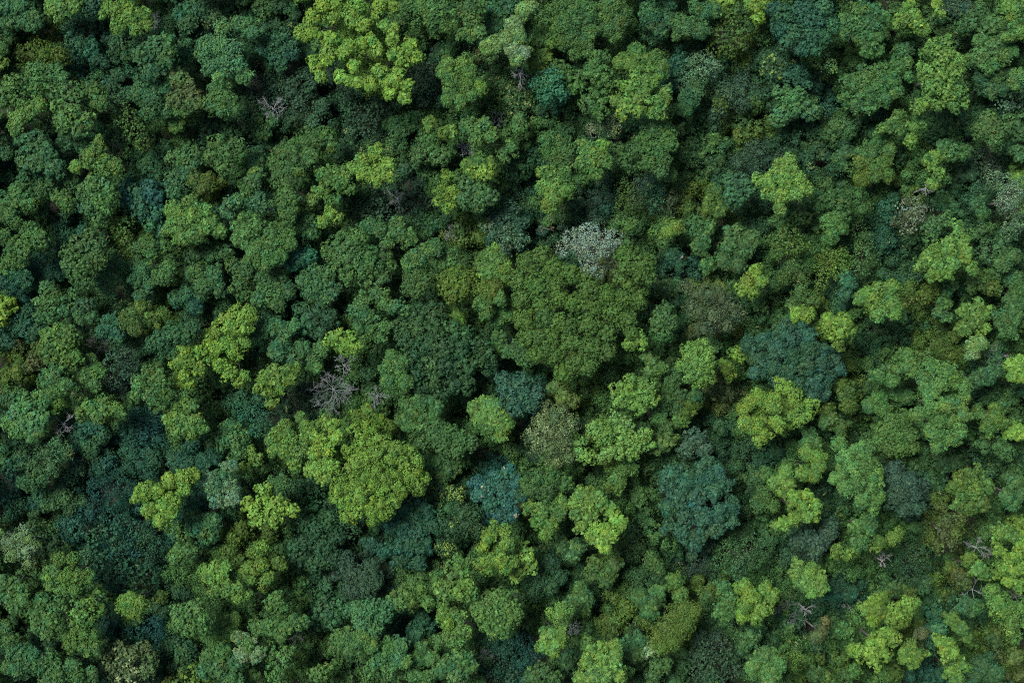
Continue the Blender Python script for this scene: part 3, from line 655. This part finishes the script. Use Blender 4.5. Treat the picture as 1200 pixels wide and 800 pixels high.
def bough(c, r, style, colour, spots=None, density=1.0, core=True, grain=1.0, leaf=1.0):
    """leaves of one bough: a lumpy dome of leaf clumps round C, radius R -> verts, cols (triangle soup) and its inner leaf mass"""
    rc, gap, nl, sz, loose = STYLE[style]
    rc, gap, nl = rc * grain, gap * grain, max(5, int(nl * grain ** 2 / leaf ** 1.5)); sz = sz * leaf
    flat = .35 if style == 'x' else .86
    area = 2 * math.pi * r * r * 1.35
    n = max(6, int(area / gap ** 2 * density))
    d = cap_dirs(n)
    ph = rng.random(6) * 6.28
    lump = 1 + .10 * np.sin(3.1 * d[:, 0] + ph[0]) * np.sin(2.7 * d[:, 1] + ph[1]) + .08 * np.sin(5.3 * d[:, 0] + ph[2] + 4.1 * d[:, 2]) + rng.normal(0, .05 + .07 * loose * .5, n)
    cc = c + d * (r * .86 * lump * rng.uniform(.76, 1.12, n))[:, None] * np.array([1, 1, flat])
    k = n * nl
    dd = np.repeat(d, nl, 0)
    v = unit(rng.normal(0, 1, (k, 3)) + dd * .9)
    crad = np.repeat(rc * rng.uniform(.7, 1.25, n), nl)
    rad = crad * rng.uniform(.72, 1.0 + .35 * loose, k)
    p = np.repeat(cc, nl, 0) + v * rad[:, None]
    nrm = unit(v + dd * .35 + rng.normal(0, .28 + .25 * loose, (k, 3)) + np.array([0, 0, .25]))
    t = unit(np.cross(nrm, rng.normal(0, 1, (k, 3))))
    b = np.cross(nrm, t)
    s = sz * rng.uniform(.7, 1.35, k)[:, None]
    w = rng.uniform(.38, .62, k)[:, None]
    verts = np.stack([p + t * s * .62, p - t * s * .38 + b * s * w, p - t * s * .38 - b * s * w], 1).reshape(-1, 3)
    cl = np.repeat(rng.normal(1, .10, n), nl)
    hue = np.repeat(rng.normal(0, .07, n), nl)
    lf = np.clip(cl * rng.normal(1, .23, k), .4, 2.0)
    col = colour[None, :] * lf[:, None]
    col = col * (1 + hue[:, None] * np.array([1.2, .15, -.9]))
    if spots is not None:
        sc, frac = spots
        pick = np.repeat(rng.random(n) < frac, nl) & (rng.random(k) < .62)
        col[pick] = np.array(sc) * rng.uniform(.7, 1.2, (int(pick.sum()), 1))
    col = np.repeat(np.clip(col, .004, .7), 3, 0)
    if core:
        iv = ICO_V.copy()
        iv *= (.58 * r * (1 + .10 * np.sin(4 * iv[:, :1] + ph[3]) * np.cos(4 * iv[:, 1:2] + ph[4])))
        iv = c + iv * np.array([1, 1, flat])
        return verts, col, iv
    return verts, col, None

def assemble(parts, colours):
    """triangle soup + inner masses -> verts, tris, cols"""
    V, T, C, off = [], [], [], 0
    for (v, c, iv), base in zip(parts, colours):
        V.append(v); C.append(c); T.append(np.arange(len(v)).reshape(-1, 3) + off); off += len(v)
        if iv is not None:
            V.append(iv); T.append(ICO_F + off); off += len(iv)
            C.append(np.repeat(base[None, :], len(iv), 0))
    return np.concatenate(V), np.concatenate(T), np.concatenate(C)

def tube(pts, rad, n=6):
    pts = np.array(pts, float); V, T = [], []
    tan = unit(np.gradient(pts, axis=0))
    ref = np.array([.31, .87, .12])
    for i, (p, r) in enumerate(zip(pts, rad)):
        a = unit(np.cross(tan[i], ref)); b = np.cross(tan[i], a)
        for j in range(n):
            q = 2 * math.pi * j / n
            V.append(p + r * (a * math.cos(q) + b * math.sin(q)))
    for i in range(len(pts) - 1):
        for j in range(n):
            a, b, c, d = i * n + j, i * n + (j + 1) % n, (i + 1) * n + (j + 1) % n, (i + 1) * n + j
            T += [(a, b, c), (a, c, d)]
    m = (len(pts) - 1) * n
    for j in range(1, n - 1): T.append((m, m + j, m + j + 1))
    return np.array(V), np.array(T)

def join(ts):
    V, T, o = [], [], 0
    for v, t in ts:
        V.append(v); T.append(t + o); o += len(v)
    return np.concatenate(V), np.concatenate(T)

def wob(a, b, n=5, amp=.12):
    a, b = np.array(a, float), np.array(b, float)
    L = np.linalg.norm(b - a)
    p = [a + (b - a) * t for t in np.linspace(0, 1, n)]
    for i in range(1, n - 1): p[i] = p[i] + rng.normal(0, amp * L * .35, 3) * np.array([1, 1, .5])
    return p

# ------------------------------------------------------------------ read the survey
def parse():
    out = []
    for ln in TREES.strip().splitlines():
        ln = ln.strip()
        if not ln: continue
        nick = label = None
        if '@' in ln:
            ln, tail = ln.split('@'); nick, label = tail.split('|')
        head, lobes = ln.split(';')
        tone, sty = head.split()
        L = np.array([[float(q) for q in t.split(',')] for t in lobes.split()])
        w = L[:, 2] ** 2
        cx, cy = (L[:, 0] * w).sum() / w.sum(), (L[:, 1] * w).sum() / w.sum()
        R = max(np.max(np.hypot(L[:, 0] - cx, L[:, 1] - cy) + L[:, 2] * .7), L[:, 2].max())
        out.append(dict(tone=tone, style=sty[0], h=int(sty[1]), lobes=L, cx=cx, cy=cy, R=R, area=w.sum(), nick=nick, label=label))
    return out
ALL = parse()

def tint(tone, k=1.0, even=1.0):
    a = np.array(TONE[tone[0]]); b = np.array(TONE[tone[-1]])
    f = rng.beta(1.3, 2.2) * even if len(tone) > 1 else 0
    c = a * (1 - f) + b * f
    c = c * rng.normal(1, .05) * k
    return c * (1 + rng.normal(0, .035, 3))

def crown_of(t, origin, density=1.0):
    """all boughs of a tree's crown, in coordinates about ORIGIN"""
    ztop = TOP[t['h']] + t['dz']
    x0, y0, k = site(t['cx'], t['cy'], ztop - 1.5)
    Rm = t['R'] * k
    parts, cols, centres = [], [], []
    spots = None
    if t['style'] == 'k' or t['tone'][0] in 'KN':
        spots = {'K': ((.17, .26, .06), .22), 'N': ((.20, .27, .13), .18)}.get(t['tone'][0], ((.13, .17, .06), .14))
    elif t['tone'][0] in 'US': spots = ((.24, .22, .16), .02)
    val = rng.normal(1, .07); grain = rng.uniform(.72, 1.3); leaf = .8 if t['tone'][0] == 'S' else rng.choice([.78, .95, 1.1, 1.35, 1.6]); knobby = t['style'] == 'c' and rng.random() < .8
    k0, k1 = [(.24, .40), (.34, .52), (.42, .62), (.28, .62)][rng.integers(4)]
    airy = t['tone'][0] == 'S' or (t['style'] == 'f' and rng.random() < .6) or (t['style'] == 'c' and not t['nick'] and rng.random() < .22)
    solid = not airy; dens = .74 if airy else 1.0
    wide = t['style'] == 's' and t['R'] > 55
    for ex, so, r in t['lobes']:
        dx, dy = (ex - t['cx']) * k, -(so - t['cy']) * k
        rm = r * k * (1.1 if wide else 1.16 if t['style'] in 'sx' else 1.06)
        q = min(1.15, math.hypot(dx, dy) / max(Rm, .1))
        lift = .14 if wide else .26 if t['style'] in 'sx' else .36
        z = ztop - rm * .86 - lift * Rm * q ** 2 - rng.uniform(0, .35) * rm * (1.0 if t['style'] not in 'sx' else 1.0 if wide else 0)
        if t['style'] == 'x': z = ztop - .5 * rm - rng.uniform(0, .2)
        c = tint(t['tone'], val, .5 if t['style'] in 'sx' else 1.0)
        ctr = np.array([x0 + dx, y0 + dy, z]) - origin
        centres.append((ctr, rm))
        sp = spots if spots is None else (spots[0], spots[1] * rng.choice([.1, .5, 1.0, 2.2]))
        if knobby and rm > .7:
            nk = int(np.clip(rng.integers(6, 10) * (.46 / (.5 * (k0 + k1))) ** 1.6, 4, 15))
            dirs = cap_dirs(nk, .02)
            for d in dirs:
                rs = rm * rng.uniform(k0, k1)
                kc = c * rng.normal(1, .07) * (1 + rng.normal(0, .09) * np.array([1.2, .1, -.8]))
                parts.append(bough(ctr + d * np.array([1, 1, .9]) * (rm * 1.0 - rs * rng.uniform(.85, 1.05)), rs, t['style'], kc, sp, density * dens, solid, grain * .72, leaf)); cols.append(kc)
        else:
            parts.append(bough(ctr, rm, t['style'], c, sp, density * dens, solid, grain, leaf)); cols.append(c)
    if t['style'] == 'c' and len(t['lobes']) >= 6:              # lower inner foliage seen through openings in the crown
        for _ in range(3):
            a, rr = rng.random() * 6.28, Rm * rng.uniform(0, .35); rs = Rm * rng.uniform(.28, .4)
            c = tint(t['tone'], val)
            parts.append(bough(np.array([x0 + rr * math.cos(a), y0 + rr * math.sin(a), ztop - .55 * Rm - rs]) - origin, rs, 'f', c, None, .8, True, 1.0)); cols.append(c)
    if t['style'] in 'cfk':                                     # ragged edge: sprigs that stand out beyond the boughs
        for _ in range(int(len(t['lobes']) * 1.3)):
            ctr, rm = centres[rng.integers(len(centres))]
            d = unit(np.append(unit(rng.normal(0, 1, 2)), rng.uniform(-.2, .6)))
            c = tint(t['tone'], val * 1.04); rs = rng.uniform(.26, .5)
            parts.append(bough(ctr + d * rm * rng.uniform(.95, 1.22), rs, t['style'], c, None, density, False, .62)); cols.append(c)
    v, f, cc = assemble(parts, cols)
    return v, f, cc, centres

for t in ALL: t['dz'] = float(rng.normal(0, .7))
# which trees stand as things of their own: the 300 that show largest, distinctive ones first
order = sorted(range(len(ALL)), key=lambda i: -(ALL[i]['area'] * (1 + .5 * (ALL[i]['h'] >= 3)) + (1e6 if ALL[i]['nick'] else 0)))
own = set(order[:300])

# ------------------------------------------------------------------ descriptions
def label_all():
    marks = [t for t in ALL if t['nick']]
    words = {1: 'next to', 2: 'second out from', 3: 'third out from', 4: 'fourth out from', 5: 'fifth out from'}
    buckets = {}
    for i in own:
        t = ALL[i]
        if t['nick']: continue
        a = min(marks, key=lambda m: math.hypot(m['cx'] - t['cx'], m['cy'] - t['cy']) - .6 * m['R'])
        va = np.array([t['cx'] - a['cx'], t['cy'] - a['cy']]); da = np.linalg.norm(va)
        best = None
        for m in marks:
            if m is a: continue
            vm = np.array([m['cx'] - a['cx'], m['cy'] - a['cy']]); dm = np.linalg.norm(vm)
            if dm > 330: continue
            cos = float(va @ vm / (da * dm + 1e-6))
            s = cos - dm / 1500 - (.5 if dm < da else 0)
            if best is None or s > best[0]: best = (s, m)
        buckets.setdefault((a['nick'], best[1]['nick']), []).append((da, i))
    for (a, b), lst in buckets.items():
        lst.sort()
        for n, (_, i) in enumerate(lst, 1):
            t = ALL[i]
            size = 'small' if t['R'] < 17 else 'mid-sized' if t['R'] < 25 else 'large'
            hab = HABIT[t['style']]
            tone = WORD[t['tone'][0]]
            kind = f'{size} {tone} tree' if hab in ('lobed',) or hab[:4] == tone[-7:-3] else f'{size} {hab} {tone} tree'
            rel = words[n]
            txt = f'{kind} {rel} the {a}, towards the {b}'
            if len(txt.split()) > 16: txt = f'{size} {tone} tree {rel} {a}, towards {b}'
            if len(txt.split()) > 16: txt = f'{tone} tree {rel} {a}, towards {b}'
            t['label'] = txt
label_all()

def thing(name, loc, label, cat, group=None):
    o = bpy.data.objects.new(name, None); COL.objects.link(o)
    o.empty_display_size = .5; o.location = loc
    o['label'] = label; o['category'] = cat
    if group: o['group'] = group
    return o

# ------------------------------------------------------------------ the trees
CROWN_DISCS = []
stuff_parts = []
for i, t in enumerate(ALL):
    ztop = TOP[t['h']] + t['dz']
    x0, y0, k = site(t['cx'], t['cy'], ztop - 1.5)
    if i not in own:
        v, f, c, _ = crown_of(t, np.zeros(3)); stuff_parts.append((v, f, c)); continue
    root = thing('broadleaf_tree', (x0, y0, 0), t['label'], 'tree', 'trees of the forest canopy')
    v, f, c, ctr = crown_of(t, np.array([x0, y0, 0.0]))
    add_mesh('crown', v, f, c, LEAF, root)
    Rm = t['R'] * k
    fork = np.array([rng.normal(0, .3), rng.normal(0, .3), max(2.0, ztop - Rm * .9 - 2.2)])
    tr = .09 + .028 * Rm
    ts = [tube(wob((0, 0, -.1), fork, 5, .06), np.linspace(tr * 1.35, tr * .8, 5), 7)]
    big = sorted(ctr, key=lambda q: -q[1])[:9]
    for q, rm in big:
        ts.append(tube(wob(fork, q + np.array([0, 0, .25 * rm]), 5, .10), np.linspace(tr * .42, tr * .10, 5), 5))
    tv, tf = join(ts)
    add_mesh('trunk', tv, tf, None, BARK, root, True)

# ------------------------------------------------------------------ leafless trees
def bare_limb(start, d, L, r, depth, out):
    end = np.array(start) + d * L
    p = wob(start, end, 5, .16)
    out.append(tube(p, np.linspace(r, r * .5, 5), 5 if depth else 4))
    if depth == 0: return
    for j in range(4 if depth > 1 else 3):
        s = p[1 + (j % 4)] if j else p[-1]
        nd = unit(d + rng.normal(0, .55, 3) * np.array([1, 1, .45]))
        bare_limb(s, nd, L * rng.uniform(.42, .68), max(.016, r * .5), depth - 1, out)

for ln in BARE.strip().splitlines():
    a, label = ln.split('|'); ex, so, sp, h, bk = a.split(',')
    ex, so, sp, h = float(ex), float(so), float(sp), int(h)
    ztop = TOP[h] - .9
    x0, y0, k = site(ex, so, ztop)
    root = thing('bare_tree', (x0, y0, 0), label, 'bare tree', 'leafless trees in the forest')
    mat = {'g': BARK_G, 'w': BARK_W, 'b': BARK_B}[bk]
    S = sp * k; zf = ztop - S * .75
    thin = 'pole' in label
    tv, tf = tube(wob((0, 0, -.1), (0, 0, zf), 5, .03), np.linspace(.2, .12, 5), 7)
    add_mesh('trunk', tv, tf, None, mat, root, True)
    nb = 2 if thin else 13 if sp > 18 else 7 if bk == 'g' else 5
    a0 = rng.random() * 6.28
    for j in range(nb):
        q = a0 + j * 6.283 / nb + rng.normal(0, .25)
        up = 3.2 if thin else rng.uniform(.15, 1.3)
        d = unit(np.array([math.cos(q), math.sin(q), up])); out = []
        bare_limb(np.array([0, 0, zf - .2]), d, S * (1.0 if not thin else 2.2) * rng.uniform(.45, .85), (.034 if sp > 18 else .045 if bk != 'w' else .055), 0 if thin else 3, out)
        lv, lf = join(out)
        add_mesh('limb', lv, lf, None, mat, root, True)

# ------------------------------------------------------------------ what fills the space between them: lower storeys nobody could count
G = 4
W, H = 1200 // G, 800 // G
yy, xx = np.mgrid[0:H, 0:W]; gx, gy = xx * G + G / 2, yy * G + G / 2
cover = np.zeros((H, W), bool)
near = [(t['cx'], t['cy'], t['tone'], t['R']) for t in ALL]
for t in ALL:
    for ex, so, r in t['lobes']: cover |= (gx - ex) ** 2 + (gy - so) ** 2 < (r * 1.02) ** 2
gap = np.zeros((H, W), bool)
for g in GAPS.split():
    ex, so, r = map(float, g.split(',')); gap |= (gx - ex) ** 2 + (gy - so) ** 2 < (r * .9) ** 2
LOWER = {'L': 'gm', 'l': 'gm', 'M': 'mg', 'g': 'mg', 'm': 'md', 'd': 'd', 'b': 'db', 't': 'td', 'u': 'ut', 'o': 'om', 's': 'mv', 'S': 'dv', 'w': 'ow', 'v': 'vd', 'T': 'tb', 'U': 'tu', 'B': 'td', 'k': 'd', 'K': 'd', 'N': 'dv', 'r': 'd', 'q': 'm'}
free = cover | gap
cells = [(int(a), int(b)) for a, b in np.argwhere(~free)]
rng.shuffle(cells)
for b, a in cells:
    if free[b, a]: continue
    ex, so = a * G + 2 + rng.normal(0, 1), b * G + 2 + rng.normal(0, 1)
    t = min(near, key=lambda q: (q[0] - ex) ** 2 + (q[1] - so) ** 2)
    if rng.random() < .42: free[b, a] = True; continue
    r = rng.uniform(6, 11)
    free |= (gx - ex) ** 2 + (gy - so) ** 2 < (r * .85) ** 2
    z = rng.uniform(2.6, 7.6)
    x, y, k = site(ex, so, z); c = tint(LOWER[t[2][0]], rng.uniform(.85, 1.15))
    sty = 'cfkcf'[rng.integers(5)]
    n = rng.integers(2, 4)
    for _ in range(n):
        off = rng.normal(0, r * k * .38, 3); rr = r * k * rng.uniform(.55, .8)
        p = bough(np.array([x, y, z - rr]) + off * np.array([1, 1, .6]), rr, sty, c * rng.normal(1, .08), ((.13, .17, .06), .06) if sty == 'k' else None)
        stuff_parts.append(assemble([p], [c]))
cells = [(int(a), int(b)) for a, b in np.argwhere(~cover | gap)]
rng.shuffle(cells)
for b, a in cells[:900]:
    ex, so = a * G + 2, b * G + 2
    z = rng.uniform(1.2, 4.8); r = rng.uniform(5, 10)
    x, y, k = site(ex, so, z); c = tint(['td', 'ub', 'd', 'dm', 'tb'][rng.integers(5)])
    p = bough(np.array([x, y, z - .4]), r * k, 'f', c, None, .45, False)
    stuff_parts.append(assemble([p], [c]))

def merge(parts):
    V, T, C, o = [], [], [], 0
    for v, f, c in parts:
        V.append(v); T.append(f + o); C.append(c); o += len(v)
    return np.concatenate(V), np.concatenate(T), np.concatenate(C)
v, f, c = merge(stuff_parts)
u = add_mesh('understory_foliage', v, f, c, LEAF)
u['kind'] = 'stuff'; u['label'] = 'dense mixed undergrowth and small crowns between the canopy trees'

# the wood going on beyond the surveyed block
parts = []
ring = [(x, y) for x in np.arange(-114, 114, 4.4) for y in np.arange(-90, 90, 4.4)]
for x, y in ring:
    x, y = x + rng.normal(0, .9), y + rng.normal(0, .9)
    if abs(x) < 77.5 and abs(y) < 52.5: continue
    h = rng.uniform(6, 17); R = rng.uniform(2.4, 4.2)
    tone = ['gl', 'gm', 'mo', 'bm', 'td', 'lg', 'dm', 'bg', 'L'][rng.integers(9)]
    for j in range(int(R * 1.9)):
        q, d = rng.random() * 6.28, R * .75 * math.sqrt(rng.random())
        r = rng.uniform(1.0, 1.7); cc = tint(tone)
        z = h - r - .45 * R * (d / R) ** 2
        v, cl, iv = bough(np.array([x + d * math.cos(q), y + d * math.sin(q), z]), r * 1.1, 'c', cc, None, .8, True, 1.0, 1.7)
        parts.append(assemble([(v, cl, iv)], [cc]))
v, f, c = merge(parts)
u = add_mesh('forest', v, f, c, LEAF)
u['kind'] = 'stuff'; u['label'] = 'continuous forest canopy stretching on around'

# ------------------------------------------------------------------ forest floor
gm = bpy.data.materials.new('forest_floor'); gm.use_nodes = True
nt = gm.node_tree; b = nt.nodes['Principled BSDF']; b.inputs['Roughness'].default_value = .95
tc = nt.nodes.new('ShaderNodeTexCoord')
n1 = nt.nodes.new('ShaderNodeTexNoise'); n1.inputs['Scale'].default_value = .6; n1.inputs['Detail'].default_value = 8
nt.links.new(tc.outputs['Object'], n1.inputs['Vector'])
cr = nt.nodes.new('ShaderNodeValToRGB')
cr.color_ramp.elements[0].position = .35; cr.color_ramp.elements[0].color = (.010, .015, .010, 1)
cr.color_ramp.elements[1].position = .7; cr.color_ramp.elements[1].color = (.026, .028, .018, 1)
nt.links.new(n1.outputs['Fac'], cr.inputs['Fac']); nt.links.new(cr.outputs['Color'], b.inputs['Base Color'])
n = 120; s = 700
gxs = np.linspace(-s, s, n)
X, Y = np.meshgrid(gxs, gxs)
Z = .25 * np.sin(X * .11) * np.cos(Y * .13) - .3
V = np.stack([X, Y, Z], -1).reshape(-1, 3)
i0 = (np.arange(n - 1)[:, None] * n + np.arange(n - 1)[None, :]).ravel()
T = np.concatenate([np.stack([i0, i0 + 1, i0 + n + 1], 1), np.stack([i0, i0 + n + 1, i0 + n], 1)])
g = add_mesh('ground', V, T, None, gm, None, True)
g['kind'] = 'structure'; g['label'] = 'dark leaf-littered forest floor glimpsed through the gaps'

# ------------------------------------------------------------------ light
SUN_EL, SUN_AZ = math.radians(63), math.radians(306)     # azimuth clockwise from north (+Y)
w = bpy.data.worlds.new('World'); scene.world = w; w.use_nodes = True
nt = w.node_tree; bg = nt.nodes['Background']
sky = nt.nodes.new('ShaderNodeTexSky'); sky.sky_type = 'NISHITA'; sky.sun_disc = False
sky.sun_elevation = SUN_EL; sky.sun_rotation = SUN_AZ
sky.air_density = 1.0; sky.dust_density = 3.0; sky.ozone_density = 1.0
nt.links.new(sky.outputs['Color'], bg.inputs['Color']); bg.inputs['Strength'].default_value = .06
ld = bpy.data.lights.new('sun', 'SUN'); ld.energy = 3.0; ld.angle = math.radians(20); ld.color = (1, .95, .86)
lo = bpy.data.objects.new('sun', ld); COL.objects.link(lo)
lo.rotation_euler = (math.pi / 2 - SUN_EL, 0, math.pi - SUN_AZ)

# ------------------------------------------------------------------ camera: a drone looking straight down
cd = bpy.data.cameras.new('camera'); cam = bpy.data.objects.new('camera', cd); COL.objects.link(cam)
cam.location = (0, 0, ZCAM); cam.rotation_euler = (0, 0, 0)
cd.sensor_width = 36; cd.lens = 18 / (600 * PX / (ZCAM - ZREF)); cd.clip_end = 3000
scene.camera = cam

vs = scene.view_settings
vs.view_transform = 'Standard'; vs.look = 'None'; vs.gamma = 1; vs.use_curve_mapping = False; vs.exposure = 1.24
scene.render.engine = 'CYCLES'; scene.cycles.use_denoising = False; scene.cycles.pixel_filter_type = 'BLACKMAN_HARRIS'; scene.cycles.filter_width = 1.05
scene.cycles.max_bounces = 5; scene.cycles.diffuse_bounces = 2; scene.cycles.transmission_bounces = 3; scene.cycles.glossy_bounces = 2
